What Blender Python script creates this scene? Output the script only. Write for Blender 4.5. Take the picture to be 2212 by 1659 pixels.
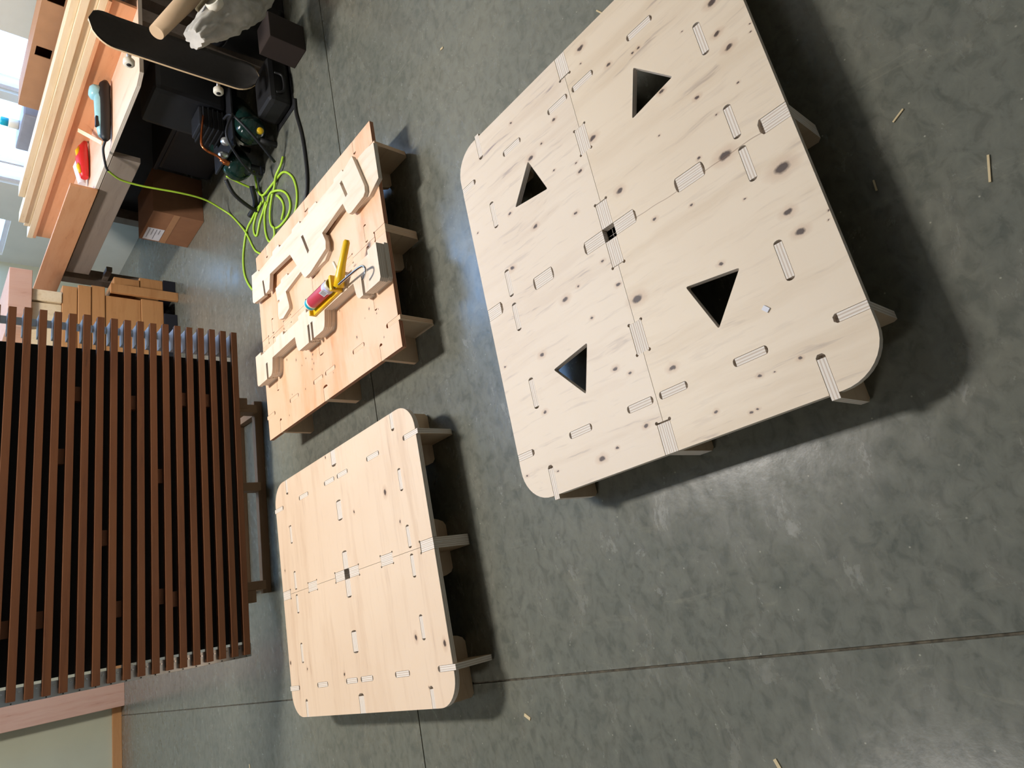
import bpy, bmesh, math, random
from mathutils import Vector, Matrix, noise
random.seed(7)
R = math.radians
scene = bpy.context.scene
for o in list(bpy.data.objects):
    bpy.data.objects.remove(o)
COL = scene.collection

# ------------------------------------------------------------------ camera
cam_d = bpy.data.cameras.new('camera')
cam_d.sensor_fit = 'HORIZONTAL'
cam_d.sensor_width = 36.0
cam_d.lens = 1431.6 / 2212 * 36.0
cam_d.clip_start = 0.05
cam = bpy.data.objects.new('camera', cam_d)
COL.objects.link(cam)
H, PITCH, ROLL, YAW = 1.4875 * 1.016, 0.7378, 0.0949, 0.4322
rz = Matrix.Rotation(-YAW, 3, 'Z')
v_right = rz @ Vector((1, 0, 0))
v_up = rz @ Vector((0, math.sin(PITCH), math.cos(PITCH)))
v_fwd = rz @ Vector((0, math.cos(PITCH), -math.sin(PITCH)))
e_x = v_right * math.sin(ROLL) - v_up * math.cos(ROLL)     # the phone was held upright, the frame is stored on its side
e_y = v_right * math.cos(ROLL) + v_up * math.sin(ROLL)
m = Matrix((e_x, e_y, -v_fwd)).transposed().to_4x4()
m.translation = Vector((0, 0, H))
cam.matrix_world = m
scene.camera = cam

# ------------------------------------------------------------------ sky, lamps, exposure
world = bpy.data.worlds.new('sky')
scene.world = world
world.use_nodes = True
wn = world.node_tree.nodes
wn['Background'].inputs[0].default_value = (0.32, 0.57, 1.0, 1)
wn['Background'].inputs[1].default_value = 7.5

def area_light(name, loc, target, sx, sy, power, color):
    d = bpy.data.lights.new(name, 'AREA')
    d.shape = 'RECTANGLE'
    d.size, d.size_y = sx, sy
    d.energy = power
    d.color = color
    o = bpy.data.objects.new(name, d)
    COL.objects.link(o)
    o.location = loc
    o.rotation_euler = (Vector(target) - Vector(loc)).to_track_quat('-Z', 'Y').to_euler()
    return o
area_light('ceiling_lamp_light', (1.62, 3.05, 4.2), (1.62, 3.05, 0), 0.35, 0.9, 215, (1.0, 0.95, 0.90))
area_light('added_fill_light', (-2.6, 2.5, 4.7), (-2.6, 2.5, 0), 0.4, 1.2, 60, (1.0, 0.96, 0.91))  # unseen lamp added as fill
scene.view_settings.view_transform = 'Standard'
scene.view_settings.look = 'None'
scene.view_settings.gamma = 1.0
scene.view_settings.exposure = 0.0
scene.view_settings.use_curve_mapping = False
try:
    scene.cycles.use_denoising = True
    scene.cycles.sample_clamp_indirect = 6.0
    scene.cycles.max_bounces = 5
    scene.cycles.diffuse_bounces = 3
    scene.cycles.glossy_bounces = 2
    scene.cycles.transparent_max_bounces = 6
    scene.cycles.use_adaptive_sampling = True
    scene.cycles.adaptive_threshold = 0.04
    scene.cycles.adaptive_min_samples = 16
    scene.cycles.caustics_reflective = False
    scene.cycles.caustics_refractive = False
except Exception:
    pass

# ------------------------------------------------------------------ materials
def lin(r, g, b):
    f = lambda c: (c / 255 / 12.92) if c / 255 <= 0.04045 else ((c / 255 + 0.055) / 1.055) ** 2.4
    return (f(r), f(g), f(b), 1)

class NT:
    def __init__(self, name):
        self.m = bpy.data.materials.new(name)
        self.m.use_nodes = True
        self.t = self.m.node_tree
        self.bsdf = self.t.nodes['Principled BSDF']
    def n(self, typ, **kw):
        nd = self.t.nodes.new(typ)
        for k, v in kw.items():
            setattr(nd, k, v)
        return nd
    def l(self, a, b):
        self.t.links.new(a, b)
    def math(self, op, a, b=None):
        nd = self.n('ShaderNodeMath', operation=op)
        for i, v in enumerate((a, b)):
            if v is None: continue
            if isinstance(v, (int, float)): nd.inputs[i].default_value = v
            else: self.l(v, nd.inputs[i])
        return nd.outputs[0]
    def vmath(self, op, a, b=None):
        nd = self.n('ShaderNodeVectorMath', operation=op)
        for i, v in enumerate((a, b)):
            if v is None: continue
            if isinstance(v, (tuple, list, Vector)): nd.inputs[i].default_value = v
            else: self.l(v, nd.inputs[i])
        return nd.outputs['Value'] if op == 'LENGTH' else nd.outputs[0]
    def noise(self, vec, scale, detail=3, rough=0.55, dist=0.0):
        nd = self.n('ShaderNodeTexNoise')
        nd.inputs['Scale'].default_value = scale
        nd.inputs['Detail'].default_value = detail
        nd.inputs['Roughness'].default_value = rough
        nd.inputs['Distortion'].default_value = dist
        self.l(vec, nd.inputs['Vector'])
        return nd.outputs['Fac'], nd.outputs['Color']
    def ramp(self, fac, stops, interp='LINEAR'):
        nd = self.n('ShaderNodeValToRGB')
        cr = nd.color_ramp
        cr.interpolation = interp
        while len(cr.elements) > len(stops): cr.elements.remove(cr.elements[-1])
        while len(cr.elements) < len(stops): cr.elements.new(0.5)
        for e, (p, c) in zip(cr.elements, stops):
            e.position = p
            e.color = c if len(c) == 4 else (*c, 1)
        self.l(fac, nd.inputs[0])
        return nd.outputs[0]
    def mix(self, fac, a, b, blend='MIX'):
        nd = self.n('ShaderNodeMix', data_type='RGBA', blend_type=blend)
        for s, v in ((nd.inputs[0], fac), (nd.inputs[6], a), (nd.inputs[7], b)):
            if isinstance(v, (int, float)): s.default_value = v
            elif isinstance(v, tuple): s.default_value = v if len(v) == 4 else (*v, 1)
            else: self.l(v, s)
        return nd.outputs[2]
    def obj(self):
        return self.n('ShaderNodeTexCoord').outputs['Object']
    def bump(self, h, strength, dist=0.001):
        nd = self.n('ShaderNodeBump')
        nd.inputs['Strength'].default_value = strength
        nd.inputs['Distance'].default_value = dist
        self.l(h, nd.inputs['Height'])
        self.l(nd.outputs[0], self.bsdf.inputs['Normal'])
    def fin(self, color, rough=0.5, metal=0.0, spec=None):
        for s, v in (('Base Color', color), ('Roughness', rough)):
            if isinstance(v, (int, float)): self.bsdf.inputs[s].default_value = v
            elif isinstance(v, tuple): self.bsdf.inputs[s].default_value = v if len(v) == 4 else (*v, 1)
            else: self.l(v, self.bsdf.inputs[s])
        self.bsdf.inputs['Metallic'].default_value = metal
        if spec is not None: self.bsdf.inputs['Specular IOR Level'].default_value = spec
        return self.m

def plain(name, col, rough=0.5, metal=0.0, spec=None, var=0.06, scale=14):
    n = NT(name)
    f, _ = n.noise(n.obj(), scale, 4)
    k = n.ramp(f, [(0.3, (1 - var * 2,) * 3), (0.7, (1.0,) * 3)])
    c = n.mix(1.0, col, k, 'MULTIPLY')
    return n.fin(c, rough, metal, spec)

def wood(name, light, mid, dark, grain=(26, 2.2, 26), knots=None, rough=0.55, streak=0.5, random_obj=False, crack=None):
    """veneer: stretched noise for the grain, dark streaks, explicit knots (x, y, radius) in object space"""
    n = NT(name)
    co = n.obj()
    if random_obj:
        oi = n.n('ShaderNodeObjectInfo')
        cx = n.n('ShaderNodeCombineXYZ')
        n.l(n.math('MULTIPLY', oi.outputs['Random'], 37.0), cx.inputs[0])
        n.l(n.math('MULTIPLY', oi.outputs['Random'], 91.0), cx.inputs[2])
        base = n.vmath('ADD', co, cx.outputs[0])
    else:
        base = co
    _, wob = n.noise(base, 5.0, 2)
    wob2 = n.vmath('MULTIPLY', n.vmath('SUBTRACT', wob, (0.5, 0.5, 0.5)), (0.035, 0.035, 0.035))
    wc = n.vmath('ADD', base, wob2)
    g1, _ = n.noise(n.vmath('MULTIPLY', wc, grain), 1.0, 5, 0.6)
    g2, _ = n.noise(n.vmath('MULTIPLY', wc, tuple(v * 4.5 for v in grain)), 1.0, 3, 0.6)
    g3, _ = n.noise(base, 2.3, 2)
    c = n.ramp(g1, [(0.30, mid), (0.52, light), (0.72, light)])
    c = n.mix(n.math('MULTIPLY', n.ramp(g3, [(0.35, (0, 0, 0)), (0.7, (1, 1, 1))]), 0.35), c, mid)
    st = n.ramp(g2, [(0.30, (1, 1, 1)), (0.42, (0, 0, 0))])
    sm = n.ramp(g1, [(0.34, (1, 1, 1)), (0.46, (0, 0, 0))])
    c = n.mix(n.math('MULTIPLY', n.math('MULTIPLY', st, n.math('ADD', sm, 0.25)), streak), c, dark)
    if knots:
        _, kw = n.noise(base, 60.0, 2)
        kc = n.vmath('ADD', base, n.vmath('MULTIPLY', n.vmath('SUBTRACT', kw, (0.5, 0.5, 0.5)), (0.010, 0.010, 0.0)))
        cur = None
        for (x, y, s) in knots:
            s *= 0.86
            d = n.vmath('SUBTRACT', kc, (x, y, 0))
            d = n.vmath('LENGTH', n.vmath('MULTIPLY', d, (1 / s, 1 / (s * 1.6), 0)))
            cur = d if cur is None else n.math('MINIMUM', cur, d)
        halo = n.ramp(n.math('MULTIPLY', cur, 0.25), [(0.0, (1, 1, 1)), (0.28, (0.6,) * 3), (0.60, (0, 0, 0))])
        c = n.mix(n.math('MULTIPLY', halo, 0.5), c, lin(172, 128, 94))
        core = n.ramp(n.math('MULTIPLY', cur, 0.5), [(0.30, (1, 1, 1)), (0.52, (0, 0, 0))])
        c = n.mix(n.math('MULTIPLY', core, 0.93), c, lin(54, 37, 35))
    if crack is not None:
        sp_ = n.n('ShaderNodeSeparateXYZ'); n.l(wc, sp_.inputs[0])
        dx = n.math('ABSOLUTE', n.math('SUBTRACT', sp_.outputs[0], crack))
        c = n.mix(n.math('MULTIPLY', n.ramp(n.math('MULTIPLY', dx, 100.0), [(0.06, (1, 1, 1)), (0.16, (0, 0, 0))]), 0.6), c, lin(120, 88, 62))
    n.bump(g2, 0.25, 0.0006)
    return n.fin(c, rough)

def ply_edge(name, light, dark):
    n = NT(name)
    co = n.obj()
    sep = n.n('ShaderNodeSeparateXYZ'); n.l(co, sep.inputs[0])
    z = n.math('FRACT', n.math('MULTIPLY', sep.outputs[2], 1 / 0.0072))
    f, _ = n.noise(n.vmath('MULTIPLY', co, (8, 8, 500)), 1.0, 3)
    s = n.math('ADD', z, n.math('MULTIPLY', n.math('SUBTRACT', f, 0.5), 0.35))
    c = n.ramp(s, [(0.50, light), (0.62, dark), (0.84, dark), (1.0, light)])
    return n.fin(c, 0.7)

K1 = [(0.370,-0.450,0.0099),(0.570,-0.076,0.0093),(0.286,-0.435,0.0069),(0.233,-0.448,0.0087),(0.448,-0.143,0.0060),(0.524,-0.063,0.0032),(0.420,-0.239,0.0041),(0.421,-0.221,0.0037),(0.174,-0.340,0.0056),(0.286,-0.032,0.0095),(-0.007,-0.355,0.0136),(-0.115,-0.459,0.0151),(0.028,-0.295,0.0034),(0.100,-0.369,0.0030),(0.134,-0.439,0.0029),(0.258,-0.261,0.0061),(0.245,-0.508,0.0022),(0.226,-0.502,0.0022),(0.363,-0.360,0.0026),(0.383,0.196,0.0091),(0.397,0.142,0.0036),(0.435,0.076,0.0052),(0.549,0.239,0.0039),(0.117,0.088,0.0059),(0.167,0.242,0.0074),(0.089,-0.066,0.0086),(-0.044,-0.138,0.0050),(0.267,0.328,0.0052),(0.293,0.485,0.0036),(0.097,0.369,0.0078),(-0.061,0.044,0.0044),(0.286,0.123,0.0034),(0.153,-0.217,0.0027),(0.255,0.042,0.0036),(0.223,0.036,0.0056),(-0.099,0.199,0.0091),(-0.086,0.144,0.0040),(-0.211,-0.026,0.0129),(-0.148,0.017,0.0054),(-0.192,0.126,0.0043),(-0.353,0.095,0.0062),(-0.417,-0.067,0.0079),(-0.525,0.050,0.0053),(-0.561,0.208,0.0085),(-0.213,0.331,0.0074),(-0.375,0.369,0.0057),(-0.550,0.152,0.0035),(-0.549,0.371,0.0030),(-0.528,0.493,0.0037),(-0.185,0.489,0.0035),(-0.382,0.054,0.0051),(-0.213,-0.439,0.0085),(-0.267,-0.448,0.0089),(-0.069,-0.240,0.0037),(-0.241,-0.263,0.0051),(-0.518,-0.265,0.0040),(-0.584,-0.237,0.0034),(-0.557,-0.141,0.0043),(-0.586,-0.220,0.0034),(-0.255,-0.511,0.0019),(-0.274,-0.504,0.0019),(-0.517,-0.358,0.0040),(-0.132,-0.363,0.0026),(-0.523,-0.298,0.0021)]
K2w = [(0.240,-0.359,0.0100),(0.224,-0.115,0.0055),(0.447,0.461,0.0032),(0.112,-0.430,0.0050),(0.504,0.068,0.0045),(0.296,0.483,0.0032),(-0.286,-0.423,0.0090),(-0.322,-0.584,0.0090),(-0.289,0.596,0.0066),(-0.326,0.435,0.0050),(-0.369,0.112,0.0060),(-0.449,-0.457,0.0036),(0.111,0.570,0.0041)]
K2 = [(b, -a, s) for a, b, s in K2w]
K3 = [(random.uniform(-0.55, 0.55), random.uniform(0.12, 0.48), random.uniform(0.002, 0.005)) for _ in range(24)]
M = {}
M['ply1'] = wood('plywood_pale', lin(222, 206, 186), lin(209, 190, 169), lin(146, 128, 126), (15, 1.1, 15), [k for k in K1 if k[1] > -0.03], streak=0.95)
M['ply1b'] = wood('plywood_cream', lin(222, 205, 182), lin(209, 189, 163), lin(158, 138, 126), (13, 1.1, 13), [k for k in K1 if k[1] < 0.03], streak=0.6, crack=-0.012)
M['ply2'] = wood('plywood_tan', lin(226, 202, 176), lin(212, 184, 156), lin(170, 138, 114), (15, 1.0, 15), K2, streak=0.5)
M['ply3'] = wood('plywood_orange', lin(228, 194, 162), lin(220, 162, 118), lin(186, 126, 88), (7, 1.3, 7), K3, streak=0.35)
M['rib'] = wood('plywood_rib', lin(222, 196, 164), lin(208, 178, 144), lin(160, 120, 90), (2.0, 22, 22), None, streak=0.35, random_obj=True)
M['rib_loose'] = wood('plywood_rib_loose', lin(230, 210, 188), lin(220, 194, 166), lin(180, 146, 120), (24, 2.4, 24), None, streak=0.3, random_obj=True)
M['edge'] = ply_edge('plywood_edge', lin(224, 214, 202), lin(196, 178, 160))
M['edge3'] = ply_edge('plywood_edge_orange', lin(230, 196, 164), lin(212, 168, 130))
M['edge_red'] = ply_edge('plywood_edge_red', lin(206, 150, 110), lin(128, 56, 48))
M['pine'] = wood('pine_board', lin(232, 210, 176), lin(220, 194, 154), lin(172, 128, 92), (22, 1.6, 22), None, streak=0.5, random_obj=True)
M['pineX'] = wood('pine_timber', lin(196, 144, 94), lin(180, 126, 78), lin(132, 84, 50), (1.6, 22, 22), None, streak=0.5, random_obj=True)
M['fir'] = wood('fir_plywood', lin(216, 158, 116), lin(204, 142, 98), lin(150, 92, 62), (18, 1.8, 18), None, streak=0.4, random_obj=True)
M['bench_ply'] = wood('bench_plywood', lin(232, 194, 166), lin(224, 178, 146), lin(190, 140, 110), (12, 1.6, 12), None, streak=0.3)
M['pink'] = wood('fir_post', lin(206, 166, 146), lin(196, 150, 128), lin(140, 92, 74), (20, 20, 1.4), None, streak=0.4)
M['grey_wood'] = wood('weathered_board', lin(150, 136, 124), lin(134, 120, 110), lin(96, 84, 78), (22, 1.4, 22), None, streak=0.5)
M['cedar'] = wood('stained_slat', lin(122, 76, 44), lin(104, 62, 36), lin(72, 42, 24), (1.2, 26, 26), None, streak=0.45, random_obj=True)
M['base_wood'] = wood('base_lumber', lin(150, 116, 84), lin(134, 100, 72), lin(96, 70, 50), (1.6, 22, 22), None, streak=0.4, random_obj=True)
M['card'] = plain('cardboard', lin(176, 130, 94), 0.8, var=0.05)
M['card_dark'] = plain('cardboard_brown', lin(150, 104, 74), 0.8)
M['alu'] = plain('aluminium', lin(200, 204, 208), 0.28, 0.9, var=0.04)
M['steel'] = plain('polished_steel', lin(210, 210, 214), 0.2, 1.0, var=0.03)
M['black'] = plain('black_backing', lin(20, 19, 19), 0.75)
M['rubber'] = plain('black_rubber', lin(24, 24, 26), 0.55)
M['grip'] = plain('grip_tape', lin(44, 41, 39), 0.9, var=0.12, scale=40)
M['deck'] = wood('maple_deck', lin(220, 190, 150), lin(205, 170, 130), lin(160, 120, 90), (22, 1.5, 22))
M['white'] = plain('white_plastic', lin(228, 222, 206), 0.45)
M['paper'] = plain('white_paper', lin(222, 222, 230), 0.6)
M['green'] = plain('green_enamel', lin(18, 44, 40), 0.14, 0.0, 0.6, var=0.05)
M['navy'] = plain('dark_motor_housing', lin(15, 18, 25), 0.55)
M['copper'] = plain('copper_pipe', lin(196, 112, 66), 0.25, 1.0, var=0.05)
M['hose'] = plain('lime_hose', lin(176, 214, 62), 0.45, var=0.05)
M['yellow'] = plain('yellow_paint', lin(236, 190, 20), 0.35, var=0.05)
M['red'] = plain('red_label', lin(196, 66, 84), 0.4)
M['redp'] = plain('red_plastic', lin(216, 40, 44), 0.4)
M['violet'] = plain('pale_violet_label', lin(200, 200, 238), 0.4)
M['teal'] = plain('teal_plastic', lin(150, 200, 208), 0.3)
M['blue'] = plain('cyan_cap', lin(20, 170, 196), 0.35)
M['strap'] = plain('olive_strap', lin(96, 84, 58), 0.8)
M['card_shade'] = plain('shaded_cardboard', lin(44, 32, 27), 0.85)  # brown cardboard with the shade around the sack put into its colour
M['canvas'] = plain('off_white_canvas', lin(206, 200, 190), 0.85, var=0.2, scale=12)
M['kraft'] = plain('beige_tube', lin(206, 176, 142), 0.7, var=0.05)
M['grey'] = plain('grey_plastic', lin(150, 150, 160), 0.5)
M['dark_tote'] = plain('dark_tote', lin(34, 36, 46), 0.5)
M['chip'] = plain('wood_splinter', lin(206, 186, 146), 0.7)
M['stain'] = plain('grey_stamp', lin(176, 146, 124), 0.7)

# floor: sealed dark green-grey concrete
n = NT('sealed_concrete')
co = n.n('ShaderNodeTexCoord').outputs['Object']
f1, _ = n.noise(co, 1.1, 5, 0.6)
f2, _ = n.noise(n.vmath('MULTIPLY', co, (6, 11, 6)), 1.0, 7, 0.7, 0.4)
f3, _ = n.noise(co, 45.0, 4, 0.6)
c = n.ramp(f1, [(0.30, lin(86, 89, 83)), (0.55, lin(97, 99, 91)), (0.75, lin(110, 109, 97))])
c = n.mix(n.math('MULTIPLY', n.ramp(f2, [(0.28, (0, 0, 0)), (0.80, (1, 1, 1))]), 0.6), c, lin(120, 118, 105))
c = n.mix(n.ramp(f3, [(0.28, (0.35,) * 3), (0.42, (0, 0, 0))]), c, lin(68, 73, 70))
f4, _ = n.noise(n.vmath('MULTIPLY', co, (9, 3, 3)), 1.0, 8, 0.75, 1.2)
c = n.mix(n.ramp(f4, [(0.58, (0, 0, 0)), (0.86, (0.75,) * 3)]), c, lin(142, 138, 122))
f5, _ = n.noise(n.vmath('MULTIPLY', co, (22, 30, 22)), 1.0, 4, 0.6, 0.6)
c = n.mix(n.math('MULTIPLY', n.ramp(f5, [(0.40, (0, 0, 0)), (0.75, (1, 1, 1))]), 0.35), c, lin(134, 134, 122))
c = n.mix(n.math('MULTIPLY', n.ramp(f5, [(0.25, (1, 1, 1)), (0.48, (0, 0, 0))]), 0.35), c, lin(66, 70, 66))
vor = n.n('ShaderNodeTexVoronoi', voronoi_dimensions='2D'); vor.inputs['Scale'].default_value = 6.5
n.l(co, vor.inputs['Vector'])
c = n.mix(n.ramp(vor.outputs['Distance'], [(0.006, (0.6,) * 3), (0.016, (0, 0, 0))]), c, lin(180, 178, 162))
rg = n.ramp(f2, [(0.3, (0.17,) * 3), (0.60, (0.26,) * 3), (0.70, (0.5,) * 3)])
n.bump(f3, 0.12, 0.002)
M['floor'] = n.fin(c, rg, 0.0, 0.7)
M['joint'] = plain('joint_dirt', lin(104, 96, 80), 0.9, var=0.35, scale=60)
M['wall'] = plain('painted_wall', lin(206, 206, 196), 0.85, var=0.04, scale=4)
M['wall_b'] = plain('painted_board', lin(190, 190, 166), 0.8, var=0.03, scale=5)
M['frame'] = plain('white_window_frame', lin(215, 215, 222), 0.5)
M['ceil'] = plain('ceiling_grey', lin(150, 150, 148), 0.9)
n = NT('window_glass')
gl = n.n('ShaderNodeBsdfGlossy'); gl.inputs['Roughness'].default_value = 0.02
tr = n.n('ShaderNodeBsdfTransparent')
mx = n.n('ShaderNodeMixShader'); mx.inputs[0].default_value = 0.06
n.l(tr.outputs[0], mx.inputs[1]); n.l(gl.outputs[0], mx.inputs[2])
n.l(mx.outputs[0], n.t.nodes['Material Output'].inputs['Surface'])
M['glass'] = n.m

# ------------------------------------------------------------------ mesh helpers
def link(name, me, mats, parent=None, loc=(0, 0, 0), rot=(0, 0, 0)):
    o = bpy.data.objects.new(name, me)
    for k in ([mats] if not isinstance(mats, (list, tuple)) else mats):
        me.materials.append(M[k])
    COL.objects.link(o)
    o.location = loc
    o.rotation_euler = rot
    if parent is not None:
        o.parent = parent
    return o

def bm_out(name, bm, mats, parent=None, loc=(0, 0, 0), rot=(0, 0, 0), smooth=False):
    me = bpy.data.meshes.new(name)
    bm.normal_update()
    bm.to_mesh(me)
    bm.free()
    if smooth:
        for p in me.polygons: p.use_smooth = True
    return link(name, me, mats, parent, loc, rot)

def add_box(bm, lo, hi, bevel=0.0, mi=0):
    lo, hi = Vector(lo), Vector(hi)
    r = bmesh.ops.create_cube(bm, size=1.0)
    for v in r['verts']:
        v.co = Vector(((lo[i] + hi[i]) / 2 + v.co[i] * (hi[i] - lo[i]) for i in range(3)))
    fs = set(f for v in r['verts'] for f in v.link_faces)
    if bevel:
        es = list(set(e for v in r['verts'] for e in v.link_edges))
        rr = bmesh.ops.bevel(bm, geom=es, offset=bevel, segments=2, affect='EDGES', profile=0.6)
        fs = set(f for f in fs if f.is_valid) | set(rr['faces'])
    for f in fs: f.material_index = mi

def box(name, lo, hi, mat, parent=None, bevel=0.002, rot=(0, 0, 0), loc=None):
    """a box with its object origin at the centre of its underside"""
    lo, hi = Vector(lo), Vector(hi)
    o0 = Vector(((lo.x + hi.x) / 2, (lo.y + hi.y) / 2, lo.z))
    bm = bmesh.new()
    add_box(bm, lo - o0, hi - o0, bevel)
    return bm_out(name, bm, mat, parent, o0 if loc is None else loc, rot)

def prism(name, outer, holes, z0, z1, mats, parent=None, loc=(0, 0, 0), rot=(0, 0, 0), bevel=0.0):
    """polygon with holes in XY, extruded in Z; cap faces get slot 0, side faces slot 1"""
    bm = bmesh.new()
    edges = []
    for lp in [outer] + list(holes):
        vs = [bm.verts.new((x, y, z0)) for x, y in lp]
        edges += [bm.edges.new((vs[i], vs[(i + 1) % len(vs)])) for i in range(len(vs))]
    r = bmesh.ops.triangle_fill(bm, use_beauty=True, use_dissolve=False, edges=edges, normal=(0, 0, -1))
    faces = [g for g in r['geom'] if isinstance(g, bmesh.types.BMFace)]
    if not faces:
        faces = list(bm.faces)
    ex = bmesh.ops.extrude_face_region(bm, geom=faces)
    vs = [g for g in ex['geom'] if isinstance(g, bmesh.types.BMVert)]
    bmesh.ops.translate(bm, vec=(0, 0, z1 - z0), verts=vs)
    bmesh.ops.recalc_face_normals(bm, faces=bm.faces)
    for f in bm.faces:
        f.material_index = 0 if abs(f.normal.z) > 0.5 else (1 if isinstance(mats, (list, tuple)) and len(mats) > 1 else 0)
    return bm_out(name, bm, mats, parent, loc, rot)

def add_tube(bm, pts, rad, seg=8, mi=0, cap=True):
    pts = [Vector(p) for p in pts]
    rads = rad if isinstance(rad, (list, tuple)) else [rad] * len(pts)
    t0 = (pts[1] - pts[0]).normalized()
    nrm = t0.orthogonal().normalized()
    rings = []
    for i, p in enumerate(pts):
        a = pts[max(i - 1, 0)]; b = pts[min(i + 1, len(pts) - 1)]
        t = (b - a).normalized()
        nrm = (nrm - t * nrm.dot(t)).normalized()
        bi = t.cross(nrm)
        rings.append([bm.verts.new(p + (nrm * math.cos(k * 2 * math.pi / seg) + bi * math.sin(k * 2 * math.pi / seg)) * rads[i]) for k in range(seg)])
    for i in range(len(rings) - 1):
        for k in range(seg):
            f = bm.faces.new((rings[i][k], rings[i][(k + 1) % seg], rings[i + 1][(k + 1) % seg], rings[i + 1][k]))
            f.smooth = True; f.material_index = mi
    if cap:
        for rg_, rev in ((rings[0], True), (rings[-1], False)):
            f = bm.faces.new(list(reversed(rg_)) if rev else rg_); f.material_index = mi

def spline(pts, sub=6):
    pts = [Vector(p) for p in pts]
    out = []
    for i in range(len(pts) - 1):
        p0 = pts[max(i - 1, 0)]; p1 = pts[i]; p2 = pts[i + 1]; p3 = pts[min(i + 2, len(pts) - 1)]
        for k in range(sub):
            t = k / sub
            out.append(0.5 * ((2 * p1) + (p2 - p0) * t + (2 * p0 - 5 * p1 + 4 * p2 - p3) * t * t + (3 * p1 - p0 - 3 * p2 + p3) * t ** 3))
    out.append(pts[-1])
    return out

def tube(name, pts, rad, mat, parent=None, seg=8, sub=6, loc=(0, 0, 0)):
    bm = bmesh.new()
    add_tube(bm, spline(pts, sub) if sub else pts, rad, seg)
    return bm_out(name, bm, mat, parent, loc)

def lathe(name, prof, mat, parent=None, loc=(0, 0, 0), axis=(0, 0, 1), seg=24):
    """profile (radius, height) turned about a local Z that points along axis"""
    bm = bmesh.new()
    rings = []
    for r, z in prof:
        rings.append([bm.verts.new((max(r, 1e-4) * math.cos(k * 2 * math.pi / seg), max(r, 1e-4) * math.sin(k * 2 * math.pi / seg), z)) for k in range(seg)])
    for i in range(len(rings) - 1):
        for k in range(seg):
            bm.faces.new((rings[i][k], rings[i][(k + 1) % seg], rings[i + 1][(k + 1) % seg], rings[i + 1][k]))
    bm.faces.new(list(reversed(rings[0]))); bm.faces.new(rings[-1])
    bmesh.ops.recalc_face_normals(bm, faces=bm.faces)
    for f in bm.faces: f.smooth = len(f.verts) == 4
    o = bm_out(name, bm, mat, parent, loc)
    o.rotation_euler = Vector(axis).to_track_quat('Z', 'Y').to_euler()
    return o

def empty(name, loc, rotz=0.0):
    o = bpy.data.objects.new(name, None)
    COL.objects.link(o)
    o.location = loc
    o.rotation_euler = (0, 0, rotz)
    o.empty_display_size = 0.1
    return o

def tag(o, label, cat, group=None):
    o['label'] = label
    o['category'] = cat
    if group: o['group'] = group
    return o

def struct(o):
    o['kind'] = 'structure'
    return o

# ------------------------------------------------------------------ the room
XJ, YJ, g = -0.2265, 2.361, 0.0032
floor = struct(box('floor', (-5, -4, -0.2), (3.9, 6.82, -0.004), 'joint', bevel=0))
for (x0, x1, y0, y1) in ((-5, XJ - g, -4, YJ - g), (XJ + g, 3.9, -4, YJ - g), (-5, XJ - g, YJ + g, 6.82), (XJ + g, 3.9, YJ + g, 6.82)):
    bm = bmesh.new()
    add_box(bm, (x0, y0, -0.1), (x1, y1, 0), 0)
    s = bm_out('concrete_slab', bm, 'floor')
    s.parent = floor
    s.matrix_parent_inverse = Matrix.Translation(floor.location).inverted()

def rect(y0, z0, y1, z1):
    return [(y0, z0), (y1, z0), (y1, z1), (y0, z1)]
CH = 5.0
WINS = [(3.99, 0.90, 4.53, 2.3), (4.61, 0.90, 5.57, 2.3), (6.10, 0.95, 6.70, 2.3), (4.3, 2.9, 6.6, 4.8)]
# polygon drawn in (Y, Z), stood up in the plane X = 3.9
wr = prism('wall_right', rect(-4, 0, 6.97, CH), [rect(*w) for w in WINS], 0, 0.15, 'wall', loc=(3.9, 0, 0), rot=(R(90), 0, R(90)))
struct(wr)
BW = [(1.1, 3.1, 2.5, 4.1)]
wb = prism('wall_back', rect(-5.15, 0.068, 3.9, CH), [rect(*w) for w in BW], 0, 0.15, 'wall_b', loc=(0, 6.97, 0), rot=(R(90), 0, 0))
struct(wb)
struct(box('baseboard_back', (-5, 6.80, 0), (3.9, 6.97, 0.068), 'pineX', bevel=0.003))
struct(box('wall_left', (-5.15, -4, 0), (-5, 6.82, CH), 'wall', bevel=0))
struct(box('wall_front', (-5.15, -4.15, 0), (4.05, -4, CH), 'wall', bevel=0))
SK = (2.0, 4.3, 3.4, 6.3)
struct(prism('ceiling', rect(-5.15, -4.15, 4.05, 6.97), [rect(*SK)], CH, CH + 0.15, 'ceil'))
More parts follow.
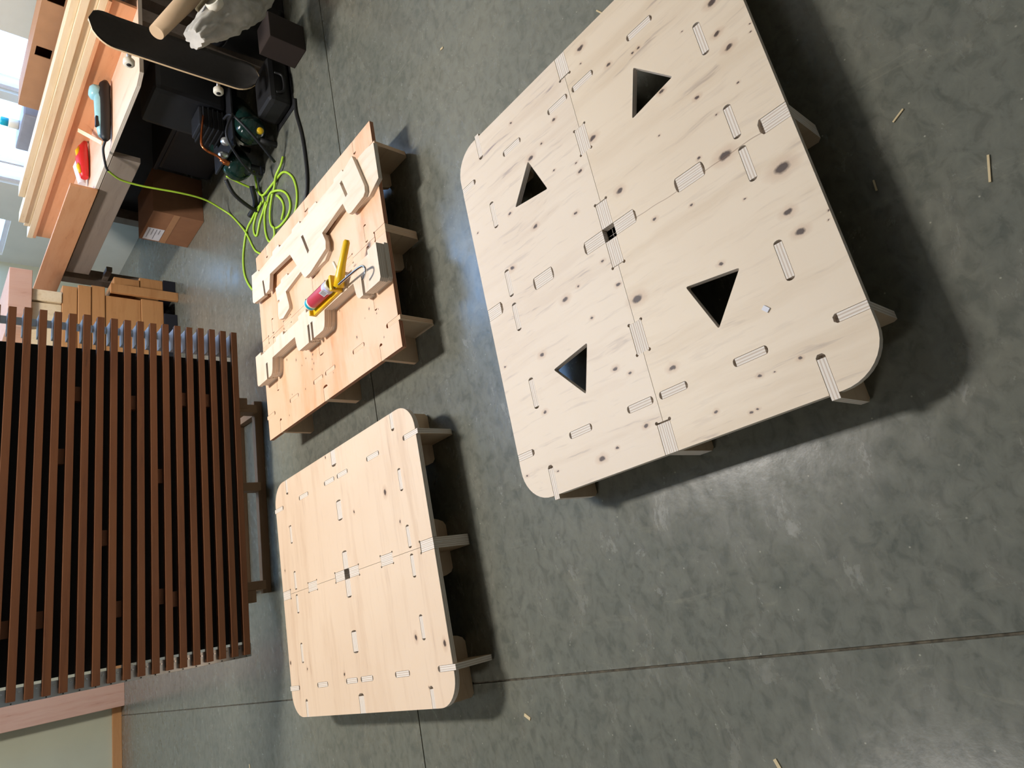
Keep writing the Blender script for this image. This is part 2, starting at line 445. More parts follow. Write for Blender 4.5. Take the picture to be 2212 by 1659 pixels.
def window(name, w, place, bars_v=(), bars_h=()):
    """frame bars and panes; w is (a0, z0, a1, z1); place maps (a, z, depth) to the world"""
    e = empty(name, place(w[0], w[1], 0.0)); struct(e)
    def bar(a0, z0, a1, z1, nm, mat, d0, d1):
        p = [Vector(place(a, z, d)) for a in (a0, a1) for z in (z0, z1) for d in (d0, d1)]
        lo = Vector([min(v[i] for v in p) for i in range(3)]); hi = Vector([max(v[i] for v in p) for i in range(3)])
        bm = bmesh.new(); add_box(bm, lo - e.location, hi - e.location, 0)
        bm_out(nm, bm, mat, e)
    t = 0.035
    a0, z0, a1, z1 = w
    bar(a0, z0, a0 + t, z1, 'window_frame', 'frame', 0.03, 0.10)
    bar(a1 - t, z0, a1, z1, 'window_frame', 'frame', 0.03, 0.10)
    bar(a0 + t, z0, a1 - t, z0 + t, 'window_frame', 'frame', 0.03, 0.10)
    bar(a0 + t, z1 - t, a1 - t, z1, 'window_frame', 'frame', 0.03, 0.10)
    xs = [a0 + t] + list(bars_v) + [a1 - t]
    for b in bars_v: bar(b - 0.012, z0 + t, b + 0.012, z1 - t, 'mullion', 'frame', 0.04, 0.09)
    for i in range(len(xs) - 1):
        bar(xs[i] + 0.012, z0 + t, xs[i + 1] - 0.012, z1 - t, 'pane', 'glass', 0.062, 0.066)
    return e
pr = lambda a, z, d: (3.9 + d, a, z)
pb = lambda a, z, d: (a, 6.82 + d, z)
pc = lambda a, z, d: (a, z, CH + d)
window('window_1', WINS[0], pr)
window('window_2', WINS[1], pr, bars_v=(5.36,))
window('window_3', WINS[2], pr)
window('window_4', WINS[3], pr, bars_v=(5.55,))
window('window_5', BW[0], pb, bars_v=(1.8,))
window('window_6', SK, pc, bars_v=(2.7,))
post = struct(box('trim_1', (-0.152, 6.70, 0), (0.10, 6.80, CH - 0.01), 'pink', bevel=0.003))

# ------------------------------------------------------------------ pallets
T = 0.018
HP = 0.1625
L, W = 0.6096, 0.514
HB = HP - T                      # underside of the deck
LT = [(0.018, 0.098), (0.265, 0.348)]       # tabs on the ribs that run lengthwise
WT = [(0.016, 0.086), (0.222, 0.294)]       # tabs on the ribs that run crosswise
LE, WE = 0.530, 0.450            # where the tabs at the rim begin
RW, RL = 0.396, 0.470            # rib lines

def arc(cx, cy, r, a0, a1, k):
    return [(cx + r * math.cos(R(a0 + (a1 - a0) * i / k)), cy + r * math.sin(R(a0 + (a1 - a0) * i / k))) for i in range(k + 1)]

def capsule(x0, y0, x1, y1, w):
    """slot with round ends; the tab fills x0..x1, the round ends lie just beyond"""
    h = w / 2
    d = min(h, 0.0068)
    ell = lambda cx, cy, rx, ry, a0: [(cx + rx * math.cos(R(a0 + 30 * i)), cy + ry * math.sin(R(a0 + 30 * i))) for i in range(7)]
    if abs(y1 - y0) < 1e-9:
        return ell(x1, y0, d, h, -90) + ell(x0, y0, d, h, 90)
    return ell(x0, y1, h, d, 0) + ell(x0, y0, h, d, 180)

def half_deck(sign, round_r):
    """outline of one half of the deck in (l, w), w from 0 to W, mirrored by sign"""
    s = 0.0196; e = 0.0046
    ear = lambda x, y, a0: arc(x, y, e, a0, a0 - 270, 6)
    P = [(-L, s)]
    P += [(-LE, s)] if False else []
    # seam side, left to right, with the notches of the doubled middle ribs
    P += ear(-LE, s, 180) + [(-LE, 0)]
    P += [(-0.348, 0)] + ear(-0.348, s, 270) + ear(-0.265, s, 180) + [(-0.265, 0)]
    P += [(-0.098, 0)] + ear(-0.098, s, 270) + [(-s, s), (-s, 0.086), (-s * .5, 0.092), (s * .5, 0.092), (s, 0.086), (s, s)] + ear(0.098, s, 180) + [(0.098, 0)]
    P += [(0.265, 0)] + ear(0.265, s, 270) + ear(0.348, s, 180) + [(0.348, 0)]
    P += [(LE, 0)] + ear(LE, s, 270) + [(L, s)]
    h = 0.0100
    def edge_notch(side):
        return [(L, RW - h), (LE, RW - h)] + [(LE - 0.006, RW - 0.005), (LE - 0.006, RW + 0.005)] + [(LE, RW + h), (L, RW + h)]
    P += edge_notch(1)
    if round_r:
        P += arc(L - round_r, W - round_r, round_r, 0, 90, 10)
    else:
        P += [(L, W)]
    for x, hh in ((RL, h), (0, s), (-RL, h)):
        P += [(x + hh, W), (x + hh, WE)] + [(x + hh * .5, WE - 0.006), (x - hh * .5, WE - 0.006)] + [(x - hh, WE), (x - hh, W)]
    if round_r:
        P += arc(-L + round_r, W - round_r, round_r, 90, 180, 10)
    else:
        P += [(-L, W)]
    P += [(-x, y) for x, y in reversed(edge_notch(1))]
    holes = []
    for a, b in LT:
        for sg in (-1, 1):
            holes.append(capsule(min(sg * a, sg * b), RW, max(sg * a, sg * b), RW, 2 * h))
    for x, ww in ((RL, 2 * h), (-RL, 2 * h), (0, 2 * s)):
        for a, b in WT:
            if x == 0 and a < 0.1: continue
            holes.append(capsule(x, a, x, b, ww))
    P = [(x, y + 0.0007 if abs(y) < 1e-9 else y) for x, y in P]
    if sign < 0:
        P = [(x, -y) for x, y in P]
        holes = [[(x, -y) for x, y in hh] for hh in holes]
    clean = []
    for p in P:
        if not clean or (abs(p[0] - clean[-1][0]) + abs(p[1] - clean[-1][1])) > 1e-5:
            clean.append(p)
    return clean, holes

def foot(a, b, left_end, right_end, zo):
    """foot outline from left to right along the bottom, a..b at the top of the opening"""
    out = []
    if left_end: out += [(a, 0.012), (a + 0.010, 0.0)]
    else: out += [(a, zo), (a + 0.010, 0.030), (a + 0.018, 0.010), (a + 0.032, 0.0)]
    if right_end: out += [(b - 0.010, 0.0), (b, 0.012)]
    else: out += [(b - 0.032, 0.0), (b - 0.018, 0.010), (b - 0.010, 0.030), (b, zo)]
    return out

def rib_outline(half, end0, feet, tabs, zo=0.080, ztab=HP - 0.0006, slots=()):
    (fe, fc) = feet
    P = foot(-half, -fe, True, False, zo) + foot(-fc, fc, False, False, zo) + foot(fe, half, False, True, zo)
    P += [(half, ztab), (end0, ztab), (end0, HB)]
    for a, b in sorted(tabs, key=lambda t: -t[0]):
        P += [(b, HB), (b, ztab), (a, ztab), (a, HB)]
    P += [(-end0, HB), (-end0, ztab), (-half, ztab)]
    return P

def sym(ts): return [(a, b) for a, b in ts] + [(-b, -a) for a, b in ts]

def make_pallet(name, loc, rotz, decks, holes=None, round_r=0.10, edge='edge', tab='edge'):
    e = empty(name, loc, rotz)
    for sg, deck in ((1, decks[0]), (-1, decks[1])):
        P, hs = half_deck(sg, round_r)
        if holes:
            hs = hs + [t for t in holes if t[0][1] * sg > 0]
        prism('deck_panel', P, hs, HB, HP, [deck, edge], e)
    lo = rib_outline(L + 0.012, LE + 0.004, (0.410, 0.150), sym(LT))
    lm = rib_outline(L, LE + 0.004, (0.410, 0.150), sym([(0.0205, 0.096), LT[1]]))
    so = rib_outline(W, WE + 0.004, (0.300, 0.110), sym(WT))
    smid = rib_outline(W, WE + 0.004, (0.300, 0.110), sym([(0.0205, 0.086), WT[1]]))
    for w0, P in ((RW, lo), (-RW, lo), (0.0093, lm), (-0.0093, lm)):
        prism('stringer', P, [], 0, T, ['rib', tab], e, (0, w0 + T / 2, 0), (R(90), 0, 0))
    for l0, P in ((RL, so), (-RL, so), (0.0093, smid), (-0.0093, smid)):
        prism('cross_rib', P, [], 0, T, ['rib', tab], e, (l0 - T / 2, 0, 0), (R(90), 0, R(90)))
    return e

def tri_round(pts, r=0.006):
    out = []
    k = len(pts)
    for i in range(k):
        p = Vector((*pts[i], 0)); a = Vector((*pts[i - 1], 0)); b = Vector((*pts[(i + 1) % k], 0))
        u = (a - p).normalized(); v = (b - p).normalized()
        q0, q1 = p + u * r, p + v * r
        for t in (0, 0.5, 1):
            q = q0 * (1 - t) ** 2 + p * 2 * t * (1 - t) + q1 * t * t
            out.append((q.x, q.y))
    return out
tris = [tri_round([(sx * 0.381, sy * 0.209), (sx * 0.249, sy * 0.162), (sx * 0.272, sy * 0.301)]) for sx in (1, -1) for sy in (1, -1)]
p1 = make_pallet('plywood_pallet', (0.871, 0.873, 0), 0.0058, ('ply1', 'ply1b'), tris)
tag(p1, 'large pale knotty plywood pallet with four triangular holes, nearest the camera', 'pallet')
p2 = make_pallet('plywood_pallet', (0.243, 2.48, 0), R(90) + 0.0061, ('ply2', 'ply2'))
tag(p2, 'tan plywood pallet with rounded corners and a bare deck without triangular holes', 'pallet')
p3 = make_pallet('plywood_pallet', (1.497, 2.473, 0), R(90) - 0.0147, ('ply3', 'ply3'), round_r=0, edge='edge_red', tab='edge3')
tag(p3, 'orange plywood pallet with square corners carrying loose ribs and a caulking gun', 'pallet')

# ------------------------------------------------------------------ loose ribs on the orange pallet
def rib_flat(half, mirror=False, closed=()):
    """a rib lying flat, with its half-lap slots; y runs from the feet (0) up to the tabs"""
    zo, s = 0.082, 0.0095
    fe, fc = (0.400, 0.148)
    P = []
    def slotted(a, b, le, re, xs):
        f = foot(a, b, le, re, zo)
        k = [i for i, p in enumerate(f) if p[1] == 0.0][0]
        ins = []
        for x in xs: ins += [(x - s, 0.0), (x - s, 0.082), (x + s, 0.082), (x + s, 0.0)]
        return f[:k + 1] + ins + f[k + 1:]
    P += slotted(-half, -fe, True, False, (-0.470,))
    P += slotted(-fc, fc, False, False, (-0.0098, 0.022))
    P += slotted(fe, half, False, True, (0.470,))
    P += [(half, HP), (LE, HP), (LE, HB)]
    for a, b in sorted(sym(LT), key=lambda t: -t[0]):
        P += [(b, HB), (b, HP), (a, HP), (a, HB)]
    P += [(-LE, HB), (-LE, HP), (-half, HP)]
    return P
c3, s3 = math.cos(-0.0147), math.sin(-0.0147)
def on3(x, y):
    return (1.497 + c3 * x - s3 * y, 2.473 + s3 * x + c3 * y)
RF = rib_flat(L - 0.014)
GR = 'loose ribs lying on the orange pallet'
def lay(name, P, z, ang, ox, oy, label, holes=()):
    x, y = on3(ox, oy)
    o = prism(name, P, list(holes), 0, T, ['rib_loose', 'edge'], None, (x, y, z), (0, 0, ang - 0.0147))
    tag(o, label, 'plywood rib', GR)
    return o
# rib with feet towards -X: local +x -> -Y, local +y -> +X
lay('plywood_rib', RF, HP, R(-90), -0.238, -0.018, 'notched plywood rib lying flat, lowest of the three under the caulking gun')
lay('plywood_rib', RF, HP + T + 0.0003, R(-90.3), -0.241, -0.014, 'notched plywood rib lying flat, middle one of the three under the caulking gun')
lay('plywood_rib', RF, HP + 2 * T + 0.0006, R(-90), -0.246, -0.016, 'notched plywood rib lying flat directly under the caulking gun')
# two more ribs traced on the deck of the pallet, (x, y) in the pallet's own axes
A1 = [(0.415,0.595),(0.405,0.510),(0.392,0.505),(0.393,0.330),(0.412,0.325),(0.412,0.250),(0.394,0.247),(0.392,0.100),(0.408,0.095),(0.408,0.015),(0.392,0.010),(0.392,-0.080),(0.408,-0.085),(0.408,-0.160),(0.394,-0.165),(0.396,-0.330),(0.412,-0.335),(0.412,-0.410),(0.398,-0.415),(0.420,-0.500),
      (0.232,-0.562),(0.205,-0.560),(0.192,-0.545),(0.180,-0.440),(0.185,-0.420),(0.205,-0.404),(0.258,-0.383),(0.228,-0.185),(0.175,-0.207),(0.140,-0.200),(0.104,-0.040),(0.104,0.010),(0.120,0.026),(0.295,0.140),(0.311,0.373),(0.236,0.395),(0.232,0.440),(0.319,0.455),(0.319,0.471),(0.231,0.460),(0.248,0.590),(0.262,0.606)]
slotA = [[(0.321,0.012),(0.321,-0.008),(0.212,-0.052),(0.203,-0.036)], [(0.362,-0.380),(0.366,-0.398),(0.276,-0.430),(0.271,-0.412)]]
lay('plywood_rib', A1, HP + T + 0.0003, 0, -0.020, 0, 'long notched plywood rib on top, beside the far edge of the orange pallet', slotA)
A2 = [(0.215,0.365),(0.215,0.300),(0.230,0.296),(0.230,0.225),(0.215,0.220),(0.215,0.100),(0.230,0.095),(0.230,0.020),(0.215,0.016),(0.215,-0.180),
      (0.125,-0.190),(0.100,-0.150),(0.100,0.000),(0.168,0.062),(0.145,0.256),(0.060,0.234),(0.046,0.237),(0.026,0.310),(0.038,0.352),(0.060,0.362),(0.125,0.352),(0.125,0.334),(0.140,0.334),(0.140,0.356)]
lay('plywood_rib', A2, HP, 0, -0.008, 0, 'short notched plywood rib showing through the opening of the rib above it')
A4 = [(0.385,-0.580),(0.385,-0.250),(0.240,-0.250),(0.240,-0.400),(0.180,-0.420),(0.170,-0.560),(0.205,-0.640),(0.375,-0.640)]
lay('plywood_rib', A4, HP, 0, 0, 0, 'plywood rib end poking out below the long rib at the near end')

# ------------------------------------------------------------------ caulking gun
ZB = HP + 3 * T + 0.0012
gun = empty('caulking_gun', (1.375, 2.25, ZB))
tag(gun, 'yellow caulking gun with a red labelled cartridge lying on a plywood rib', 'caulking gun')
def gp(x, y, z): return Vector((x, y, z)) - gun.location
a, b = Vector((1.384, 2.395, ZB + 0.036)), Vector((1.380, 2.185, ZB + 0.036))
ax = (b - a).normalized()
cart = lathe('cartridge', [(0.0, 0), (0.016, 0.0), (0.017, 0.003), (0.0255, 0.008), (0.0265, 0.012), (0.0265, 0.212), (0.0235, 0.214), (0.0225, 0.200), (0.0, 0.199)], 'white', gun, gp(*a), ax)
lathe('red_label', [(0.0267, 0.040), (0.0270, 0.041), (0.0270, 0.168), (0.0267, 0.169)], 'red', cart, (0, 0, 0))
lathe('violet_band', [(0.0267, 0.172), (0.0269, 0.173), (0.0269, 0.196), (0.0267, 0.197)], 'violet', cart, (0, 0, 0))
lathe('blue_band', [(0.0266, 0.016), (0.0269, 0.017), (0.0269, 0.030), (0.0266, 0.031)], 'blue', cart, (0, 0, 0))
lathe('nozzle', [(0.0, -0.004), (0.011, -0.004), (0.012, 0.004), (0.0, 0.004)], 'black', cart, (0, 0, 0))
bm = bmesh.new()
add_box(bm, gp(1.345, 2.175, ZB), gp(1.372, 2.41, ZB + 0.014), 0.003)
add_box(bm, gp(1.345, 2.402, ZB), gp(1.412, 2.412, ZB + 0.030), 0.003)
add_box(bm, gp(1.342, 2.160, ZB), gp(1.412, 2.178, ZB + 0.052), 0.006)
bm_out('frame', bm, 'yellow', gun)
bm = bmesh.new()
add_tube(bm, [gp(1.352, 2.145, ZB + 0.026), gp(1.385, 2.115, ZB + 0.032), gp(1.430, 2.080, ZB + 0.034), gp(1.492, 2.030, ZB + 0.034), gp(1.500, 2.024, ZB + 0.034)], [0.022, 0.020, 0.0155, 0.014, 0.009], 10)
bm_out('handle', bm, 'yellow', gun)
bm = bmesh.new()
add_tube(bm, spline([gp(1.378, 2.128, ZB + 0.036), gp(1.420, 2.130, ZB + 0.034), gp(1.470, 2.155, ZB + 0.030)]), 0.006, 8)
bm_out('trigger', bm, 'white', gun)
bm = bmesh.new()
add_tube(bm, spline([gp(1.352, 2.16, ZB + 0.036), gp(1.346, 2.05, ZB + 0.036), gp(1.338, 1.96, ZB + 0.036), gp(1.326, 1.930, ZB + 0.034), gp(1.305, 1.935, ZB + 0.030), gp(1.291, 1.967, ZB + 0.024)]), 0.0052, 8)
bm_out('hooked_rod', bm, 'steel', gun)
gun.location = (1.365, 2.232, ZB)
bc = bmesh.new()
add_box(bc, (0.0268, -0.017, 0.150), (0.0276, 0.010, 0.186), 0)
bm_out('barcode_label', bc, 'paper', cart, rot=(0, 0, R(150)))
bc = bmesh.new()
for i in range(5): add_box(bc, (0.0277, -0.012 + i * 0.0042, 0.154), (0.0279, -0.0105 + i * 0.0042, 0.182), 0)
bm_out('barcode_bars', bc, 'black', cart, rot=(0, 0, R(150)))

# ------------------------------------------------------------------ slatted screen
sd = Vector((0.024 - 1.715, 3.496 - 3.385, 0)); ang = math.atan2(3.385 - 3.496, 1.715 - 0.024)
SWD = sd.length
scr = empty('slat_screen', (0.024, 3.496, 0), ang)
tag(scr, 'tall brown screen of horizontal wooden slats with a black backing', 'screen')
NS = 29
bm = bmesh.new(); add_box(bm, (0, 0, -0.015), (SWD, 0.030, 0.015), 0.0015)
slat0 = bm_out('slat', bm, 'cedar', scr, (0, 0, 0.188))
for k in range(1, NS):
    o = slat0.copy(); COL.objects.link(o); o.parent = scr; o.location = (random.uniform(-0.003, 0.003), 0, 0.188 + k * 0.0583)
zt = 0.188 + (NS - 1) * 0.0583 + 0.02
def sbox(name, lo, hi, mat, bev=0.001):
    bm = bmesh.new(); add_box(bm, lo, hi, bev); return bm_out(name, bm, mat, scr)
sbox('backing', (0.06, 0.070, 0.165), (SWD - 0.15, 0.078, zt), 'black')
pl_ = sbox('post', (-0.012, 0.031, 0.158), (0.050, 0.035, zt), 'alu')
sbox('post', (SWD - 0.045, 0.112, 0.158), (SWD - 0.006, 0.118, zt), 'alu')
for k in range(NS):
    z = 0.188 + k * 0.0583
    for lo, hi, mt in (((-0.009, 0.026, z - 0.006), (-0.0045, 0.0308, z - 0.002), 'rubber'), ((0.030, 0.026, z + 0.026), (0.037, 0.0308, z + 0.033), 'steel')):
        bm = bmesh.new()
        add_box(bm, lo, hi, 0)
        bm_out('screw', bm, mt, pl_)
bm = bmesh.new(); add_box(bm, (0, 0, 0), (0.105, 0.080, 0.004), 0); add_box(bm, (0, 0.076, -0.022), (0.105, 0.080, 0), 0)
catch_plate0 = bm_out('light_catch_plate', bm, 'frame', scr, (SWD - 0.111, 0.031, 0.196))  # added white plates catch window light, standing in for lit slat tops
for k in range(1, NS):
    o = catch_plate0.copy(); COL.objects.link(o); o.parent = scr; o.location = (SWD - 0.111, 0.031, 0.196 + k * 0.0583)
for x, k in ((1.30, 12), (1.27, 8), (1.30, 4), (1.30, 2), (0.33, 6), (0.31, 5), (0.30, 9), (0.30, 14), (0.28, 16), (0.62, 10), (0.9, 6), (1.0, 13)):
    z = 0.188 + k * 0.0583
    sbox('spacer', (x - 0.035, 0.031, z + 0.0155), (x + 0.035, 0.068, z + 0.0425), 'cedar')
sbox('brace', (0.24, 0.080, 0.10), (0.30, 0.120, zt - 0.1), 'base_wood')
sbox('brace', (1.28, 0.080, 0.10), (1.34, 0.120, zt - 0.1), 'base_wood')
sbox('runner', (0.28, 0.125, 0.0), (1.34, 0.165, 0.045), 'base_wood', 0.003)
for x in (0.30, 0.82, 1.26):
    sbox('foot_block', (x, 0.082, 0.045), (x + 0.045, 0.165, 0.20), 'base_wood', 0.003)
sbox('runner', (0.28, 0.40, 0.0), (1.34, 0.44, 0.045), 'base_wood', 0.003)
for x in (0.30, 1.26):
    sbox('runner', (x, 0.165, 0.0), (x + 0.04, 0.40, 0.04), 'base_wood', 0.003)

# ------------------------------------------------------------------ workbench
BX, BZ = 2.93, 0.73
wbn = empty('workbench', (BX, 3.0, 0))
tag(wbn, 'wooden workbench with plywood top and grey front rail along the window wall', 'workbench')
def bbox(name, lo, hi, mat, bev=0.002, par=None):
    par = par or wbn
    bm = bmesh.new(); add_box(bm, Vector(lo) - wbn.location, Vector(hi) - wbn.location, bev)
    return bm_out(name, bm, mat, par)
prism('bench_top', [(0.04, 0.0), (0.80, 0.0), (0.80, 2.45), (0.0, 2.45), (0.0, 0.06)], [], BZ - 0.02, BZ, ['bench_ply', 'edge'], wbn)
bbox('front_rail', (BX - 0.0, 3.68, 0.560), (BX + 0.038, 5.12, 0.706), 'grey_wood')
bbox('plywood_lip', (BX - 0.022, 4.03, 0.716), (BX - 0.003, 5.43, 0.862), 'fir')
bbox('riser', (3.42, 3.02, BZ), (3.438, 5.50, 0.862), 'fir')
bbox('riser_top', (3.40, 3.02, 0.848), (3.78, 5.50, 0.864), 'fir', 0.001)
for (x, y) in ((BX + 0.47, 3.06), (BX + 0.06, 5.30), (3.62, 3.10), (3.62, 5.30)):
    bbox('leg', (x, y, 0), (x + 0.089, y + 0.089, 0.71), 'grey_wood')
bbox('back_panel', (3.72, 3.02, 0.0), (3.735, 5.45, 0.71), 'dark_tote')
bbox('low_rail', (3.0, 5.14, 0.40), (3.04, 5.30, 0.44), 'grey_wood')
for i, (x0, z, ye, lab) in enumerate(((3.405, 0.864, 5.52, 'lowest pine board of the stack on the workbench'), (3.418, 0.902, 5.38, 'second pine board from the bottom of the workbench stack'), (3.402, 0.940, 5.32, 'third pine board up in the workbench stack, just under the top one'), (3.425, 0.978, 5.02, 'topmost pine board of the workbench stack below the cardboard box'))):
    bm = bmesh.new(); add_box(bm, (0, 0, 0), (0.089, ye - 2.55, 0.0375), 0.003)
    tag(bm_out('pine_board', bm, 'pine', None, (x0, 2.55, z)), lab, 'lumber', 'pine boards stacked on the workbench')

# long cardboard box behind the boards
cb = empty('cardboard_box', (3.58, 2.9, 0.864))
tag(cb, 'long brown cardboard box with rectangular hand holes lying below the window', 'box')
prism('front_panel', rect(0, 0, 1.34, 0.250), [rect(0.79, 0.150, 0.865, 0.228), rect(0.37, 0.150, 0.44, 0.228)], 0, 0.004, 'card', cb, rot=(R(90), 0, R(90)))
for nm, lo, hi in (('top_panel', (0.004, 0, 0.246), (0.20, 1.34, 0.250)), ('back_panel', (0.196, 0, 0), (0.20, 1.34, 0.246)), ('end_panel', (0.004, 1.336, 0), (0.196, 1.34, 0.246)), ('end_panel', (0.004, 0, 0), (0.196, 0.004, 0.246)), ('bottom_panel', (0.004, 0.004, 0), (0.196, 1.336, 0.004))):
    bm = bmesh.new(); add_box(bm, lo, hi); bm_out(nm, bm, 'card', cb)
tag(box('grey_case', (3.60, 4.34, 0.864), (3.74, 4.72, 1.075), 'grey', bevel=0.012), 'small pale grey case standing against the bright window', 'case')
sp = empty('spray_can', (3.68, 4.56, 1.0755))
tag(sp, 'small can with a bright cyan cap in front of the window', 'can')
lathe('can_body', [(0.0, 0), (0.030, 0), (0.032, 0.004), (0.032, 0.050), (0.026, 0.058), (0, 0.058)], 'white', sp)
lathe('cap', [(0.0, 0.058), (0.028, 0.058), (0.028, 0.095), (0.024, 0.100), (0, 0.100)], 'blue', sp)

# shipping carton under the bench
ct = empty('carton', (3.03, 4.27, 0))
tag(ct, 'brown shipping carton with a white address label under the workbench', 'box')
bm = bmesh.new(); add_box(bm, (0, 0, 0), (0.36, 0.38, 0.335), 0.003); bm_out('carton_body', bm, 'card_dark', ct)
bm = bmesh.new(); add_box(bm, (-0.0015, 0.21, 0.205), (-0.0002, 0.365, 0.315)); lb = bm_out('address_label', bm, 'paper', ct)
bm = bmesh.new()
for i, (y0, y1) in enumerate(((0.22, 0.34), (0.22, 0.30), (0.22, 0.35), (0.22, 0.28))):
    add_box(bm, (-0.0019, y0, 0.295 - i * 0.022), (-0.0016, y1, 0.301 - i * 0.022))
bm_out('label_print', bm, 'grey', lb)
bm = bmesh.new(); add_box(bm, (-0.001, 0.0, 0.16), (-0.0001, 0.38, 0.20)); bm_out('packing_tape', bm, 'card', ct)
tote = empty('storage_tote', (3.28, 3.52, 0))
tag(tote, 'dark plastic storage tote in the shade under the workbench', 'tote')
bm = bmesh.new(); add_box(bm, (0, 0, 0), (0.40, 0.60, 0.34), 0.02); bm_out('tote_body', bm, 'dark_tote', tote)
bm = bmesh.new(); add_box(bm, (-0.012, -0.012, 0.342), (0.412, 0.612, 0.37), 0.008); bm_out('tote_lid', bm, 'dark_tote', tote)

# teal power tool on the bench, cord end to the front
tl = empty('power_tool', (2.965, 3.60, BZ), 0)
tag(tl, 'teal and black corded power tool lying on the workbench', 'power tool')
bm = bmesh.new()
add_tube(bm, [(0.0, 0, 0.032), (0.02, 0, 0.032), (0.12, 0, 0.034), (0.26, 0.0, 0.036), (0.34, 0, 0.040), (0.40, 0, 0.034), (0.43, 0, 0.030)], [0.014, 0.026, 0.031, 0.033, 0.034, 0.030, 0.014], 14)
bm_out('black_grip', bm, 'rubber', tl)
bm = bmesh.new()
add_tube(bm, [(0.03, 0.012, 0.048), (0.12, 0.012, 0.052), (0.28, 0.012, 0.056), (0.36, 0.012, 0.060)], [0.018, 0.030, 0.033, 0.024], 12)
bm_out('teal_shell', bm, 'teal', tl)
lathe('gear_head', [(0, 0), (0.044, 0.0), (0.048, 0.012), (0.044, 0.038), (0.028, 0.052), (0, 0.056)], 'teal', tl, (0.345, 0.025, 0.058))
bm = bmesh.new(); add_box(bm, (0.08, -0.012, 0.066), (0.15, 0.012, 0.084), 0.004); bm_out('switch', bm, 'rubber', tl)
# red and white tool pouch
pk = empty('tool_pack', (3.10, 4.18, BZ), R(6))
tag(pk, 'red and white plastic pack with yellow patches on the workbench', 'pack')
bm = bmesh.new()
add_tube(bm, [(0, 0, 0.030), (0.05, 0, 0.034), (0.15, 0, 0.042), (0.25, 0.01, 0.036), (0.31, 0, 0.022)], [0.022, 0.030, 0.038, 0.032, 0.012], 10)
bm_out('pack_body', bm, 'redp', pk)
bm = bmesh.new(); add_tube(bm, [(-0.02, 0.045, 0.036), (0.12, 0.050, 0.050), (0.25, 0.042, 0.034)], [0.022, 0.034, 0.014], 10); bm_out('white_side', bm, 'paper', pk)
bm = bmesh.new(); add_tube(bm, [(0.02, -0.012, 0.056), (0.07, -0.014, 0.066), (0.10, -0.012, 0.064)], [0.008, 0.013, 0.006], 8); bm_out('yellow_patch', bm, 'yellow', pk)
bm = bmesh.new(); add_tube(bm, [(0.15, -0.010, 0.070), (0.20, -0.010, 0.068), (0.25, -0.006, 0.056)], [0.006, 0.015, 0.006], 8); bm_out('yellow_patch', bm, 'yellow', pk)
o = bm_out('wood_stick', (lambda b: (add_box(b, (-0.012, 0, 0), (0.012, 0.40, 0.010), 0.001), b)[1])(bmesh.new()), 'pine', None, (3.10, 3.80, BZ + 0.002))
v = Vector((0.30, 0.30, 0.082)); o.rotation_euler = v.to_track_quat('Y', 'Z').to_euler()
tag(o, 'thin pale wood stick leaning on the plywood riser', 'stick')

# ------------------------------------------------------------------ lumber stack beyond the bench
LS = 'timbers in the stack between screen and workbench'
TM = [((2.00, 4.95, 0.0), (2.60, 5.60, 0.095), 'dark_tote', 'dark block at the bottom of the timber stack'),
      ((1.95, 4.955, 0.097), (2.70, 5.60, 0.250), 'pineX', 'thick orange timber resting on the dark bottom block of the stack'),
      ((2.78, 4.97, 0.0), (2.90, 5.60, 0.090), 'dark_tote', 'short dark block on the floor next to the leaning plank'),
      ((2.78, 4.97, 0.092), (2.89, 5.60, 0.255), 'pineX', 'lower of the two short timber blocks right of the leaning plank'),
      ((2.78, 4.965, 0.257), (2.86, 5.60, 0.428), 'pineX', 'upper of the two short timber blocks right of the leaning plank'),
      ((1.90, 4.96, 0.252), (2.69, 5.60, 0.486), 'pineX', 'broad tan timber in the middle of the stack'),
      ((1.90, 4.955, 0.488), (2.755, 5.60, 0.574), 'pineX', 'long timber just above the broad middle timber of the stack'),
      ((1.90, 4.95, 0.576), (2.74, 5.60, 0.656), 'pineX', 'reddish timber two below the pale blocks of the stack'),
      ((1.90, 4.955, 0.660), (2.72, 5.60, 0.750), 'pineX', 'timber directly below the pale square blocks of the stack'),
      ((2.575, 4.95, 0.752), (2.66, 5.60, 0.924), 'pine', 'pale square block near the end of the timber stack'),
      ((1.90, 4.96, 0.752), (2.565, 5.60, 0.924), 'pine', 'long pale block at shoulder of the timber stack'),
      ((2.35, 4.93, 0.926), (2.79, 5.60, 1.055), 'pink', 'pinkish white block on the very top of the timber stack'),
      ((1.70, 5.75, 0.0), (2.90, 6.55, 1.06), 'pine', 'pallet-high pile of yellowish boards behind the timber stack')]
for lo, hi, mt, lab in TM:
    tag(box('timber', lo, hi, mt, bevel=0.004), lab, 'timber', LS)
pk2 = box('plank', (2.702, 4.91, 0), (2.772, 4.94, 0.46), 'pineX', bevel=0.003)
tag(pk2, 'short upright plank standing against the timber stack', 'plank')

